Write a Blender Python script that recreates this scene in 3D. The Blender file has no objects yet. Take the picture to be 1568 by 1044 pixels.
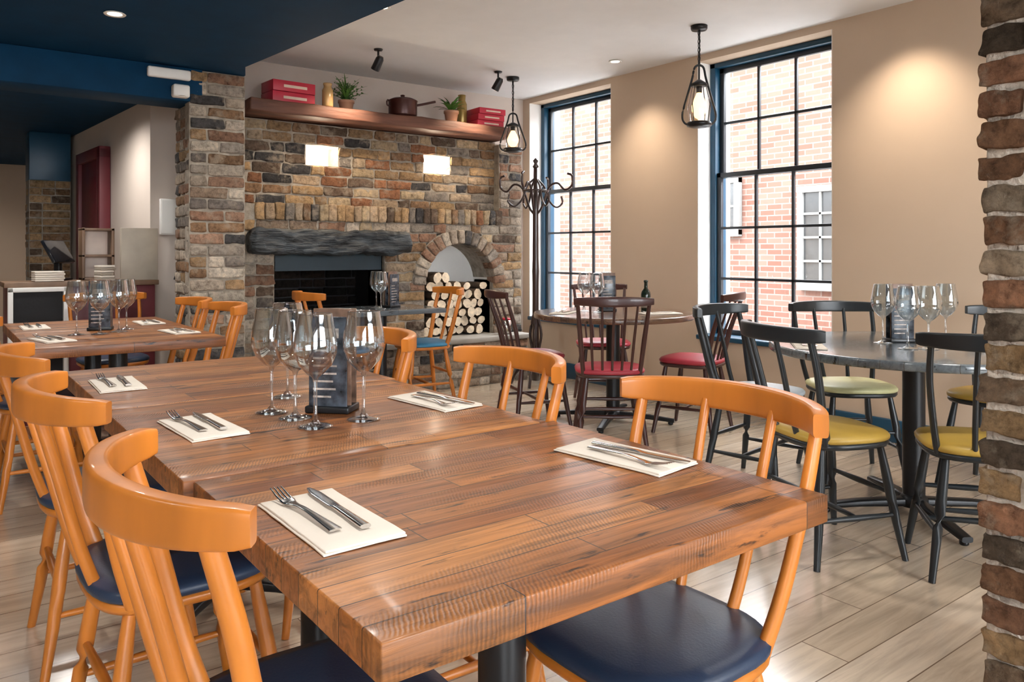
import bpy, math, random
from mathutils import Vector, Matrix, noise
R = random.Random(11)
V = Vector
FX, CX, HZ, CAMZ = 1193.0, 784.0, 385.0, 1.17

# ------------------------------------------------------------------ materials
def nmat(name):
    m = bpy.data.materials.new(name); m.use_nodes = True
    nt = m.node_tree
    return m, nt, nt.nodes['Principled BSDF']
def node(nt, t, **kw):
    n = nt.nodes.new(t)
    for k, v in kw.items():
        if k.startswith('i_'):
            n.inputs[k[2:].replace('_', ' ')].default_value = v
        else:
            setattr(n, k, v)
    return n
def coords(nt, scale=(1, 1, 1), rnd=False, rot=(0, 0, 0)):
    tc = node(nt, 'ShaderNodeTexCoord')
    mp = node(nt, 'ShaderNodeMapping')
    mp.inputs['Scale'].default_value = scale
    mp.inputs['Rotation'].default_value = rot
    src = tc.outputs['Object']
    if rnd:
        oi = node(nt, 'ShaderNodeObjectInfo')
        ml = node(nt, 'ShaderNodeVectorMath', operation='MULTIPLY_ADD')
        ml.inputs[0].default_value = (7.3, 5.1, 3.7)
        nt.links.new(oi.outputs['Random'], ml.inputs[1])
        nt.links.new(src, ml.inputs[2])
        src = ml.outputs[0]
    nt.links.new(src, mp.inputs['Vector'])
    return mp.outputs[0]
def mixc(nt, fac, a, b, mode='MIX'):
    n = node(nt, 'ShaderNodeMix', data_type='RGBA', blend_type=mode)
    for idx, val in ((0, fac), (6, a), (7, b)):
        if hasattr(val, 'is_linked') or hasattr(val, 'links'):
            nt.links.new(val, n.inputs[idx])
        elif idx == 0: n.inputs[0].default_value = val
        else: n.inputs[idx].default_value = (*val[:3], 1)
    return n.outputs[2]
def ramp(nt, fac, stops):
    n = node(nt, 'ShaderNodeValToRGB')
    cr = n.color_ramp
    while len(cr.elements) < len(stops): cr.elements.new(0.5)
    for e, (p, c) in zip(cr.elements, stops):
        e.position = p; e.color = (*c, 1) if len(c) == 3 else c
    nt.links.new(fac, n.inputs[0])
    return n.outputs[0]
def bump(nt, b, h, strength=0.3, dist=0.01):
    n = node(nt, 'ShaderNodeBump'); n.inputs['Strength'].default_value = strength
    n.inputs['Distance'].default_value = dist
    nt.links.new(h, n.inputs['Height']); nt.links.new(n.outputs[0], b.inputs['Normal'])
def paint(name, col, rough=0.6, metal=0.0, var=0.12, scale=6, bmp=0.0, bscale=60, stretch=(1,1,1), coat=0.0, spec=0.5, bdist=.004):
    m, nt, b = nmat(name)
    v = coords(nt, stretch)
    nz = node(nt, 'ShaderNodeTexNoise', i_Scale=scale, i_Detail=4.0)
    nt.links.new(v, nz.inputs['Vector'])
    d = tuple(c*(1-var) for c in col); l = tuple(min(1, c*(1+var)) for c in col)
    c = ramp(nt, nz.outputs['Fac'], [(0.3, d), (0.7, l)])
    nt.links.new(c, b.inputs['Base Color'])
    b.inputs['Roughness'].default_value = rough
    b.inputs['Metallic'].default_value = metal
    b.inputs['Coat Weight'].default_value = coat
    b.inputs['Specular IOR Level'].default_value = spec
    if bmp > 0:
        n2 = node(nt, 'ShaderNodeTexNoise', i_Scale=bscale, i_Detail=4.0)
        nt.links.new(v, n2.inputs['Vector'])
        bump(nt, b, n2.outputs['Fac'], bmp, bdist)
    return m
def emis(name, col, s):
    m, nt, b = nmat(name)
    b.inputs['Base Color'].default_value = (*col, 1)
    b.inputs['Emission Color'].default_value = (*col, 1)
    b.inputs['Emission Strength'].default_value = s
    return m
def plank(name, pal, bw, rh, gap, grain=(3, 45, 45), rough=0.3, saw=False, gapc=(.03,.015,.008), coat=0.0, rnd=False, dark=0.5, rot=0, streak=True):
    m, nt, b = nmat(name)
    base = coords(nt, (1, 1, 1), rnd, (0, 0, rot))
    br = node(nt, 'ShaderNodeTexBrick', offset=0.37, offset_frequency=3, squash=0.7, squash_frequency=2)
    br.inputs['Scale'].default_value = 1.0
    br.inputs['Brick Width'].default_value = bw
    br.inputs['Row Height'].default_value = rh
    br.inputs['Mortar Size'].default_value = gap
    br.inputs['Mortar Smooth'].default_value = 0.3
    br.inputs['Color1'].default_value = (0, 0, 0, 1); br.inputs['Color2'].default_value = (1, 1, 1, 1)
    br.inputs['Mortar'].default_value = (.5, .5, .5, 1)
    nt.links.new(base, br.inputs['Vector'])
    c = ramp(nt, br.outputs['Color'], pal)
    mp = node(nt, 'ShaderNodeMapping'); mp.inputs['Scale'].default_value = grain
    nt.links.new(base, mp.inputs['Vector'])
    ad = node(nt, 'ShaderNodeVectorMath', operation='MULTIPLY_ADD')
    nt.links.new(br.outputs['Color'], ad.inputs[0]); ad.inputs[1].default_value = (9, 9, 9)
    nt.links.new(mp.outputs[0], ad.inputs[2])
    nz = node(nt, 'ShaderNodeTexNoise', i_Scale=1.0, i_Detail=6.0, i_Roughness=0.65, i_Distortion=0.8)
    nt.links.new(ad.outputs[0], nz.inputs['Vector'])
    g = ramp(nt, nz.outputs['Fac'], [(0.32, (1-dark,)*3), (0.60, (1.0,)*3)])
    c = mixc(nt, 1.0, c, g, 'MULTIPLY')
    if streak:
        mp2 = node(nt, 'ShaderNodeMapping'); mp2.inputs['Scale'].default_value = (6, 40, 30)
        nt.links.new(base, mp2.inputs['Vector'])
        n3 = node(nt, 'ShaderNodeTexNoise', i_Scale=1.0, i_Detail=5.0, i_Roughness=0.65)
        nt.links.new(mp2.outputs[0], n3.inputs['Vector'])
        k = ramp(nt, n3.outputs['Fac'], [(0.33, (0.10, .09, .09)), (0.39, (1, 1, 1))])
        c = mixc(nt, 1.0, c, k, 'MULTIPLY')
    c = mixc(nt, br.outputs['Fac'], c, gapc)
    nt.links.new(c, b.inputs['Base Color'])
    b.inputs['Roughness'].default_value = rough
    b.inputs['Coat Weight'].default_value = coat
    b.inputs['Coat Roughness'].default_value = 0.16
    h = nz.outputs['Fac']
    if saw:
        w = node(nt, 'ShaderNodeTexWave', i_Scale=52.0, i_Distortion=4.0, i_Detail=3.0)
        mp3 = node(nt, 'ShaderNodeMapping'); mp3.inputs['Rotation'].default_value = (0, 0, 0.45)
        nt.links.new(base, mp3.inputs['Vector']); nt.links.new(mp3.outputs[0], w.inputs['Vector'])
        n5 = node(nt, 'ShaderNodeTexNoise', i_Scale=1.0, i_Detail=3.0)
        mp5 = node(nt, 'ShaderNodeMapping'); mp5.inputs['Scale'].default_value = (3.5, 13, 9)
        nt.links.new(base, mp5.inputs['Vector']); nt.links.new(mp5.outputs[0], n5.inputs['Vector'])
        msk = ramp(nt, n5.outputs['Fac'], [(0.50, (0, 0, 0)), (0.64, (.55, .55, .55))])
        m2 = node(nt, 'ShaderNodeMath', operation='MULTIPLY')
        nt.links.new(w.outputs['Fac'], m2.inputs[0]); nt.links.new(msk, m2.inputs[1])
        mm = node(nt, 'ShaderNodeMath', operation='ADD')
        nt.links.new(m2.outputs[0], mm.inputs[0]); nt.links.new(nz.outputs['Fac'], mm.inputs[1])
        h = mm.outputs[0]
        sm = node(nt, 'ShaderNodeMath', operation='MULTIPLY_ADD'); sm.inputs[1].default_value = -.8; sm.inputs[2].default_value = 1.03
        nt.links.new(m2.outputs[0], sm.inputs[0])
        c2 = mixc(nt, 1.0, c, sm.outputs[0], 'MULTIPLY'); nt.links.new(c2, b.inputs['Base Color'])
        rr_ = node(nt, 'ShaderNodeMapRange'); rr_.inputs['To Min'].default_value = rough+.14; rr_.inputs['To Max'].default_value = rough-.08
        nt.links.new(nz.outputs['Fac'], rr_.inputs['Value']); nt.links.new(rr_.outputs[0], b.inputs['Roughness'])
    bump(nt, b, h, 0.38 if saw else 0.10, 0.003)
    return m
def brickmat(name, rough=0.9, dust=(.46, .38, .29), dfac=.55):
    m, nt, b = nmat(name)
    at = node(nt, 'ShaderNodeAttribute', attribute_name='bcol')
    v = coords(nt)
    nz = node(nt, 'ShaderNodeTexNoise', i_Scale=26.0, i_Detail=8.0, i_Roughness=0.75)
    nt.links.new(v, nz.inputs['Vector'])
    g = ramp(nt, nz.outputs['Fac'], [(0.30, (.30, .27, .25)), (0.5, (1, 1, 1)), (0.72, (1.55, 1.5, 1.45))])
    c = mixc(nt, 1.0, at.outputs['Color'], g, 'MULTIPLY')
    n2 = node(nt, 'ShaderNodeTexNoise', i_Scale=11.0, i_Detail=6.0, i_Roughness=0.65)
    nt.links.new(v, n2.inputs['Vector'])
    f = ramp(nt, n2.outputs['Fac'], [(0.52, (0, 0, 0)), (0.66, (dfac,)*3)])
    c = mixc(nt, f, c, dust)
    nt.links.new(c, b.inputs['Base Color'])
    b.inputs['Roughness'].default_value = rough
    b.inputs['Specular IOR Level'].default_value = .2
    n4 = node(nt, 'ShaderNodeTexNoise', i_Scale=45.0, i_Detail=8.0, i_Roughness=0.75)
    nt.links.new(v, n4.inputs['Vector'])
    bump(nt, b, n4.outputs['Fac'], 1.0, 0.022)
    return m
def glassy(name, tint=(.93, .96, .96), base=0.04, edge=0.55, gl=1.0, blend=.25):
    m = bpy.data.materials.new(name); m.use_nodes = True
    nt = m.node_tree; nt.nodes.clear()
    out = node(nt, 'ShaderNodeOutputMaterial')
    tr = node(nt, 'ShaderNodeBsdfTransparent'); tr.inputs[0].default_value = (*tint, 1)
    gs = node(nt, 'ShaderNodeBsdfGlossy'); gs.inputs['Roughness'].default_value = 0.02
    gs.inputs[0].default_value = (gl, gl, gl, 1)
    lw = node(nt, 'ShaderNodeLayerWeight'); lw.inputs['Blend'].default_value = blend
    mr = node(nt, 'ShaderNodeMapRange'); mr.inputs['To Min'].default_value = base; mr.inputs['To Max'].default_value = edge
    nt.links.new(lw.outputs['Facing'], mr.inputs['Value'])
    mx = node(nt, 'ShaderNodeMixShader')
    nt.links.new(mr.outputs[0], mx.inputs[0]); nt.links.new(tr.outputs[0], mx.inputs[1]); nt.links.new(gs.outputs[0], mx.inputs[2])
    nt.links.new(mx.outputs[0], out.inputs[0])
    return m

M = {}
M['orange'] = paint('honey_wood', (.50, .160, .020), .36, var=.30, scale=9, stretch=(1, 1, .2), coat=.12)
M['navy_seat'] = paint('navy_vinyl', (.018, .034, .070), .40, bmp=.1, bscale=200)
M['blackwood'] = paint('black_wood', (.016, .021, .025), .33)
M['maroonwood'] = paint('maroon_wood', (.050, .015, .012), .33, coat=.2)
M['standwood'] = paint('bentwood_stain', (.030, .014, .012), .3, coat=.3)
M['red_seat'] = paint('red_vinyl', (.38, .03, .05), .4)
M['yellow_seat'] = paint('yellow_vinyl', (.50, .32, .055), .42)
M['pale_seat'] = paint('pale_vinyl', (.66, .64, .34), .45)
M['white_seat'] = paint('white_vinyl', (.6, .66, .70), .45)
M['blue_seat'] = paint('blue_vinyl', (.03, .19, .34), .42)
M['bluep'] = paint('blue_paint', (.006, .055, .11), .42)
M['ceil_blue'] = paint('navy_ceiling_paint', (.002, .034, .085), .7, bmp=.05, spec=.15)
M['wall'] = paint('beige_plaster', (.52, .405, .305), .8, var=.03, scale=2, bmp=.05, spec=.3)
M['pink'] = paint('pale_plaster', (.62, .54, .48), .75, var=.04, scale=2, bmp=.05)
M['ceil'] = paint('white_ceiling_paint', (.74, .75, .76), .7, var=.02, bmp=.04)
M['white'] = paint('white_paint', (.8, .79, .76), .5, var=.02)
M['reveal'] = paint('white_reveal_paint', (.84, .83, .81), .6, var=.02)
M['maroon'] = paint('maroon_paint', (.13, .018, .024), .45)
M['blackmetal'] = paint('black_metal', (.012, .013, .015), .35, metal=.3)
M['darkbar'] = paint('dark_sash_paint', (.022, .028, .036), .4)
M['steel'] = paint('polished_steel', (.62, .60, .58), .16, metal=1.0, var=.03)
M['paper'] = paint('napkin_paper', (.72, .65, .56), .85, var=.04, bmp=.2, bscale=150)
M['brick'] = brickmat('reclaimed_brick')
M['brickn'] = brickmat('brown_brick', dust=(.46, .37, .27), dfac=.6)
M['brickd'] = brickmat('sooty_brick', dust=(.02, .018, .016), dfac=.5)
M['mortar'] = paint('mortar', (.30, .26, .21), .95, var=.3, scale=20, bmp=.8, bscale=80)
M['mortarw'] = paint('pale_mortar', (.50, .44, .37), .95, var=.3, scale=24, bmp=1.0, bscale=70, bdist=.01)
M['soot'] = paint('sooty_iron', (.010, .010, .012), .7, bmp=.3)
M['ironblue'] = paint('blued_iron', (.014, .035, .05), .45)
M['charwood'] = paint('charred_beam', (.026, .032, .037), .55, var=.9, scale=9, bmp=1.0, bscale=14, stretch=(.5, 1.5, 2.8), bdist=.03)
M['mantel'] = paint('old_oak_beam', (.13, .052, .032), .65, var=.5, scale=8, bmp=.8, bscale=26, stretch=(.3, 1.5, 2))
M['bark'] = paint('bark', (.10, .065, .04), .9, var=.4, scale=20, bmp=.6)
M['logend'] = paint('log_end', (.74, .62, .46), .8, var=.25, scale=25)
M['redbox'] = paint('red_card', (.50, .02, .05), .4, var=.08)
M['label'] = paint('cream_label', (.7, .55, .45), .5)
M['terra'] = paint('terracotta', (.46, .26, .17), .8)
M['leaf'] = paint('leaf_green', (.08, .22, .04), .5, var=.4, scale=12)
M['copper'] = paint('dark_copper', (.06, .018, .015), .3, metal=.3)
M['gold'] = paint('gold_glass', (.38, .26, .08), .25, metal=.4)
M['jar'] = paint('honey_jar', (.45, .28, .12), .25)
M['menu'] = paint('menu_charcoal', (.05, .06, .075), .2, var=.9, scale=26)
M['menubrown'] = paint('menu_brown', (.16, .09, .06), .3, var=.6, scale=24)
M['print'] = paint('menu_print', (.40, .34, .30), .5, var=.5, scale=60)
M['cork'] = paint('stone_grey', (.30, .28, .25), .7)
M['greypanel'] = paint('taupe_panel', (.36, .31, .25), .6)
M['shelfwood'] = paint('shelf_wood', (.16, .09, .05), .5, var=.3, scale=8, stretch=(1, 1, .2))
M['tabletop'] = plank('reclaimed_tabletop',
    [(0.0, (.14, .044, .012)), (.2, (.40, .145, .034)), (.4, (.24, .076, .016)), (.6, (.50, .200, .054)), (.8, (.32, .104, .023)), (1.0, (.19, .058, .014))],
    .60, .062, .0012, rough=.40, saw=True, coat=.12, rnd=True, dark=.64)
M['darktop'] = plank('dark_tabletop',
    [(0.0, (.12, .065, .04)), (.5, (.20, .105, .06)), (1.0, (.08, .05, .04))],
    .6, .07, .0009, rough=.25, coat=.4, rnd=True, dark=.5)
M['bluetop'] = plank('blue_grey_tabletop',
    [(0.0, (.12, .15, .17)), (.5, (.19, .22, .24)), (1.0, (.09, .11, .13))],
    .6, .08, .0009, rough=.17, coat=.8, dark=.4)
M['floor'] = plank('oak_floor',
    [(0.0, (.50, .385, .275)), (.35, (.66, .53, .40)), (.7, (.57, .445, .325)), (1.0, (.74, .61, .48))],
    1.5, .15, .0022, grain=(2, 22, 22), rough=.22, gapc=(.18, .12, .08), dark=.30, rot=0.0, streak=False, coat=1.0)
M['glass'] = glassy('wine_glass_glass', (.90, .93, .94), .06, .95, blend=.35)
M['lampglass'] = glassy('lamp_glass', (.97, .96, .94), .03, .35, blend=.2)
M['pane'] = glassy('window_glass', (.98, .99, .99), .02, .25)
M['bottle'] = paint('dark_bottle_glass', (.01, .02, .012), .08)
M['bulb'] = emis('bulb_glow', (1.0, .62, .26), 3.2)
M['lens'] = emis('downlight_glow', (1.0, .86, .66), 6)
M['screen'] = paint('screen_black', (.008, .01, .014), .12)
M['asphalt'] = paint('pavement', (.50, .48, .46), .9)
M['extwhite'] = paint('street_white_paint', (.165, .165, .16), .6)
M['extglass'] = paint('street_dark_glass', (.03, .032, .034), .2)

def extbrick():
    m, nt, b = nmat('street_brick')
    tc = node(nt, 'ShaderNodeTexCoord'); sp = node(nt, 'ShaderNodeSeparateXYZ'); cb = node(nt, 'ShaderNodeCombineXYZ')
    nt.links.new(tc.outputs['Object'], sp.inputs[0])
    nt.links.new(sp.outputs['Y'], cb.inputs[0]); nt.links.new(sp.outputs['Z'], cb.inputs[1])
    br = node(nt, 'ShaderNodeTexBrick')
    br.inputs['Scale'].default_value = 1
    br.inputs['Brick Width'].default_value = .225; br.inputs['Row Height'].default_value = .075
    br.inputs['Mortar Size'].default_value = .008
    br.inputs['Color1'].default_value = (.100, .049, .037, 1); br.inputs['Color2'].default_value = (.135, .078, .063, 1)
    br.inputs['Mortar'].default_value = (.14, .112, .10, 1)
    nt.links.new(cb.outputs[0], br.inputs['Vector'])
    nt.links.new(br.outputs['Color'], b.inputs['Base Color'])
    b.inputs['Roughness'].default_value = .9; b.inputs['Specular IOR Level'].default_value = .1
    return m
M['ext'] = extbrick()

# ------------------------------------------------------------------ mesh builder
class MB:
    def __init__(s):
        s.v = []; s.f = []; s.m = []; s.s = []; s.c = []; s.mats = []; s.M = Matrix.Identity(4)
    def mi(s, mat):
        mat = M[mat] if isinstance(mat, str) else mat
        if mat not in s.mats: s.mats.append(mat)
        return s.mats.index(mat)
    def add(s, vs, fs, mat, smooth=True, col=None):
        o = len(s.v); k = s.mi(mat)
        s.v += [tuple(s.M @ V(p)) for p in vs]
        for f in fs:
            s.f.append([i+o for i in f]); s.m.append(k); s.s.append(smooth); s.c.append(col)
    def box(s, lo, hi, mat, r=0.0, amp=0.0, res=(1, 1, 1), freq=12, seed=0.0, axes=None, org=None, col=None, smooth=None):
        lo = V(lo); hi = V(hi); c = (lo+hi)/2; h = (hi-lo)/2
        if r <= 0 and amp <= 0 and axes is None:
            x0, y0, z0 = lo; x1, y1, z1 = hi
            vs = [(x0,y0,z0),(x1,y0,z0),(x1,y1,z0),(x0,y1,z0),(x0,y0,z1),(x1,y0,z1),(x1,y1,z1),(x0,y1,z1)]
            fs = [(3,2,1,0),(4,5,6,7),(0,1,5,4),(1,2,6,5),(2,3,7,6),(3,0,4,7)]
            s.add(vs, fs, mat, False, col); return
        cl = []
        for a in range(3):
            ra = min(r, h[a]*.98); n = res[a]
            inner = h[a]-ra
            arr = [-h[a]] if ra > 0 else []
            arr += [-inner + 2*inner*i/n for i in range(n+1)]
            if ra > 0: arr += [h[a]]
            cl.append(arr)
        N = [len(a)-1 for a in cl]
        idx = {}; vs = []
        sv = V((seed*3.1, seed*7.7, seed*1.3))
        def gv(i, j, k):
            key = (i, j, k)
            if key in idx: return idx[key]
            q = V((cl[0][i], cl[1][j], cl[2][k]))
            if r > 0:
                inn = V([max(-(h[a]-min(r, h[a]*.98)), min(h[a]-min(r, h[a]*.98), q[a])) for a in range(3)])
                d = q-inn
                if d.length > 1e-9: q = inn+d.normalized()*min(r, d.length)
            if amp > 0: q = q+noise.noise_vector(q*freq+sv)*amp+noise.noise_vector(q*freq*2.7+sv)*amp*.5
            if axes: p = V(org)+axes[0]*(q.x)+axes[1]*(q.y)+axes[2]*(q.z)
            else: p = c+q
            idx[key] = len(vs); vs.append(p); return idx[key]
        fs = []
        for a in range(3):
            b_, c_ = (a+1) % 3, (a+2) % 3
            for side in (0, N[a]):
                for i in range(N[b_]):
                    for j in range(N[c_]):
                        q = []
                        for di, dj in ((0,0),(1,0),(1,1),(0,1)):
                            t = [0,0,0]; t[a] = side; t[b_] = i+di; t[c_] = j+dj
                            q.append(gv(*t))
                        if side == 0: q.reverse()
                        fs.append(q)
        s.add(vs, fs, mat, (r > 0) if smooth is None else smooth, col)
    def sweep(s, path, ra, rb=None, mat='steel', seg=10, ex=2.0, up=(0, 0, 1), closed=False, cap=True, smooth=True):
        path = [V(p) for p in path]; n = len(path)
        if not hasattr(ra, '__len__'): ra = [ra]*n
        rb = ra if rb is None else rb
        if not hasattr(rb, '__len__'): rb = [rb]*n
        up = V(up); vs = []
        for i, p in enumerate(path):
            if closed: t = path[(i+1) % n]-path[i-1]
            else: t = path[min(i+1, n-1)]-path[max(i-1, 0)]
            t.normalize()
            u = up if abs(t.dot(up)) < .98 else V((1, 0, 0.01))
            a = t.cross(u).normalized(); b = a.cross(t).normalized()
            for k in range(seg):
                th = 2*math.pi*(k+.5)/seg
                c_, s_ = math.cos(th), math.sin(th)
                c_ = math.copysign(abs(c_)**(2/ex), c_); s_ = math.copysign(abs(s_)**(2/ex), s_)
                vs.append(p+a*c_*ra[i]+b*s_*rb[i])
        fs = []
        for i in range(n if closed else n-1):
            j = (i+1) % n
            for k in range(seg):
                k2 = (k+1) % seg
                fs.append((i*seg+k, i*seg+k2, j*seg+k2, j*seg+k))
        s.add(vs, fs, mat, smooth)
        if cap and not closed:
            s.add(vs[:seg], [tuple(range(seg))[::-1]], mat, False); s.add(vs[-seg:], [tuple(range(seg))], mat, False)
    def lathe(s, prof, c=(0, 0, 0), mat='steel', seg=24, shape=None, smooth=True):
        c = V(c); vs = []
        for r, z in prof:
            for k in range(seg):
                th = 2*math.pi*k/seg
                x, y = math.cos(th), math.sin(th)
                if shape:
                    ex, sx, sy = shape
                    x = math.copysign(abs(x)**(2/ex), x)*sx; y = math.copysign(abs(y)**(2/ex), y)*sy
                vs.append(c+V((x*r, y*r, z)))
        fs = []
        for i in range(len(prof)-1):
            for k in range(seg):
                k2 = (k+1) % seg
                fs.append((i*seg+k, i*seg+k2, (i+1)*seg+k2, (i+1)*seg+k))
        if s.capb: fs.append(tuple(range(seg))[::-1])
        if s.capt: fs.append(tuple((len(prof)-1)*seg+k for k in range(seg)))
        s.add(vs, fs, mat, smooth)
    capb = True; capt = True
    def mesh(s, name):
        me = bpy.data.meshes.new(name)
        me.from_pydata(s.v, [], s.f)
        for m in s.mats: me.materials.append(m)
        me.polygons.foreach_set('material_index', s.m)
        me.polygons.foreach_set('use_smooth', s.s)
        if any(c is not None for c in s.c):
            at = me.color_attributes.new('bcol', 'FLOAT_COLOR', 'CORNER')
            arr = []
            for p, c in zip(me.polygons, s.c):
                c = c or (.3, .3, .3)
                arr += [c[0], c[1], c[2], 1.0]*p.loop_total
            at.data.foreach_set('color', arr)
        me.update()
        return me
    def obj(s, name, loc=(0, 0, 0), rz=0.0):
        return inst(s.mesh(name), name, loc, rz)
def inst(me, name, loc=(0, 0, 0), rz=0.0, rot=None):
    o = bpy.data.objects.new(name, me)
    o.location = loc; o.rotation_euler = rot or (0, 0, rz)
    bpy.context.scene.collection.objects.link(o)
    return o
def crom(pts, n=6):
    pts = [V(p) for p in pts]; out = []
    P = [pts[0]*2-pts[1]]+pts+[pts[-1]*2-pts[-2]]
    for i in range(1, len(P)-2):
        for k in range(n):
            t = k/n
            a, b, c, d = P[i-1], P[i], P[i+1], P[i+2]
            out.append(.5*((2*b)+(c-a)*t+(2*a-5*b+4*c-d)*t*t+(3*b-a-3*c+d)*t**3))
    out.append(pts[-1]); return out
def lerp(a, b, n): return [a+(b-a)*i/(n-1) for i in range(n)]

# ------------------------------------------------------------------ bricks
PAL_F = [(.34,.22,.12),(.42,.275,.145),(.25,.15,.085),(.15,.105,.075),(.36,.275,.19),(.50,.38,.24),(.06,.057,.057),(.32,.15,.08),(.23,.20,.17),(.44,.32,.21)]
PAL_G = [(.40,.33,.26),(.31,.225,.16),(.47,.40,.325),(.18,.155,.135),(.28,.16,.105),(.08,.077,.077),(.53,.46,.37),(.36,.22,.15),(.33,.285,.24)]
PAL_D = [(.016,.012,.010),(.024,.017,.013),(.010,.009,.008)]
BRICKMAT = 'brick'
def brick_at(mb, org, u, w, L, H, D, pal, res, amp=.004, r=.012, jit=.004):
    c = R.choice(pal); k = R.uniform(.75, 1.22); c = tuple(x*k for x in c)
    o = V(org)+w*(R.uniform(-jit, jit)*1.5-D/2)
    a = R.uniform(-.016, .016)
    u2 = (u+V((0,0,1))*a).normalized(); v2 = u2.cross(w)*(-1)
    if v2.z < 0: v2 = -v2
    if u2.cross(w).dot(v2) < 0: u2 = -u2
    mb.box((-L/2, -D/2, -H/2), (L/2, D/2, H/2), BRICKMAT, r=r, amp=amp, res=res, freq=16, seed=R.uniform(0, 99), axes=(u2, w, v2), org=o, col=c)
def panel(mb, p0, u, w, W, z0, z1, pal, excl=None, H=.075, L=.225, D=.10, gap=.011, res=(4, 1, 2), thick=.10, mort=True, amp=.004, out=.012, r=.008):
    u = V((*u, 0)); w = V((*w, 0)); p0 = V((*p0, 0))
    n = round((z1-z0)/H); H = (z1-z0)/n
    for i in range(n):
        za = z0+i*H; zb = za+H; zc = (za+zb)/2
        ivs = [(0.0, W)]
        for e in (excl(zc) if excl else []):
            new = []
            for a, b in ivs:
                if e[1] <= a or e[0] >= b: new.append((a, b)); continue
                if e[0] > a: new.append((a, e[0]))
                if e[1] < b: new.append((e[1], b))
            ivs = new
        for a, b in ivs:
            if b-a < .03: continue
            if mort:
                c = p0+u*((a+b)/2)
                cc = c-w*(out+thick/2)
                mb.box((-(b-a)/2, -thick/2, -H/2), ((b-a)/2, thick/2, H/2), 'mortar', axes=(u, w, V((0,0,1))) , org=(cc.x, cc.y, zc), col=(.3,.25,.2), smooth=False)
            x = a
            first = True
            while x < b-.02:
                l = L*R.choice([1, 1, 1, .5, .85, 1.1]) if R.random() < .9 else L*.5
                if first and i % 2: l = L*.5
                first = False
                if b-(x+l) < .07: l = b-x
                if l > L*1.35: l = l/2
                c = p0+u*(x+l/2)
                brick_at(mb, (c.x, c.y, zc), u, w, max(.03, l-gap), H-gap*R.uniform(.7, 1.5), min(D, thick), pal, res, amp, r=r)
                x += l

# ------------------------------------------------------------------ room shell
HC, LC = 2.68, 2.36
def prism(mb, poly, z0, z1, mat):
    n = len(poly)
    vs = [(x, y, z0) for x, y in poly]+[(x, y, z1) for x, y in poly]
    fs = [tuple(range(n))[::-1], tuple(range(n, 2*n))]+[(i, (i+1) % n, (i+1) % n+n, i+n) for i in range(n)]
    mb.add(vs, fs, mat, False)
b = MB(); b.box((-3, -3, -.1), (5.15, 13, 0), 'floor'); b.obj('floor')
b = MB(); prism(b, [(-3.1, -3.2), (5.15, -3.2), (5.15, 6.6), (-3.1, 6.6)], HC, HC+.1, 'ceil'); b.obj('ceiling')
b = MB(); prism(b, [(-3, -3), (2.39, -3), (1.64, 5.06), (1.72, 5.3), (1.72, 6.4), (1.72, 12.8), (-3, 12.8)], LC, HC-.002, 'ceil_blue'); b.obj('ceiling_lowered')
b = MB(); b.box((-3, 5.3, 2.145), (1.44, 5.62, LC-.001), 'ceil_blue', r=.004); b.obj('beam_ceiling')
W1, W2 = (4.90, 6.05), (2.83, 3.95)
SILL, HEAD = .50, 2.63
b = MB()
for y0, y1 in ((-3, W2[0]), (W2[1], W1[0]), (W1[1], 6.6)):
    b.box((4.75, y0, 0), (5.15, y1, HC), 'wall')
for y0, y1 in (W1, W2):
    b.box((4.75, y0, 0), (5.15, y1, SILL), 'wall'); b.box((4.75, y0, HEAD), (5.15, y1, HC), 'wall')
    for yy, s in ((y0, 1), (y1, -1)):
        b.box((4.752, min(yy, yy+s*.006), SILL), (5.14, max(yy, yy+s*.006), HEAD), 'reveal')
b.obj('wall_right')
b = MB()
b.box((4.728, -3, 0), (4.749, 6.1, .14), 'bluep', r=.005); b.obj('baseboard_right')
b = MB()
b.box((1.72, 6.15, 2.05), (4.749, 6.6, HC), 'pink'); b.box((4.455, 6.15, 0), (4.749, 6.6, 2.05), 'pink')
b.box((1.72, 6.45, 0), (4.455, 6.6, 2.05), 'pink'); b.obj('wall_fireplace')
b = MB(); b.box((1.377, 6.5, 0), (1.718, 6.6, LC-.003), 'pink')
prism(b, [(1.377, 6.5), (1.50, 6.6), (1.35, 9.25), (1.19, 9.25)], 0, LC-.003, 'pink')
b.obj('wall_corridor')
b = MB(); b.box((-3, 12.6, 0), (1.9, 12.8, LC-.003), 'wall'); b.box((1.3, 9.25, 0), (1.5, 12.6, LC-.003), 'wall'); b.obj('wall_back')
b = MB(); b.box((-3.2, -3.2, 0), (-3, 12.8, HC), 'wall'); b.obj('wall_left')
FILL_OPENINGS = ((-2.4, -.2), (.9, 3.9))  # openings added in the unseen front wall to let in soft fill daylight
b = MB()
for x0, x1 in ((-3, FILL_OPENINGS[0][0]), (FILL_OPENINGS[0][1], FILL_OPENINGS[1][0]), (FILL_OPENINGS[1][1], 5.15)): b.box((x0, -3.2, 0), (x1, -3, HC), 'wall')
for x0, x1 in FILL_OPENINGS: b.box((x0, -3.2, 0), (x1, -3, .55), 'wall'); b.box((x0, -3.2, 2.30), (x1, -3, HC), 'wall')
b.obj('wall_front')
for i, (x0, x1) in enumerate(FILL_OPENINGS):  # frames for the added fill-light openings behind the camera
    b = MB(); n = 4 if i == 0 else 6
    for z_ in (.55, 1.4, 2.24): b.box((x0, -3.14, z_), (x1, -3.06, z_+.06), 'bluep', r=.004)
    for k in range(n+1):
        xx = x0+(x1-x0-.05)*k/n; b.box((xx, -3.13, .55), (xx+.05, -3.07, 2.30), 'bluep', r=.004)
    b.obj('window_%d' % (6+i))

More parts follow.
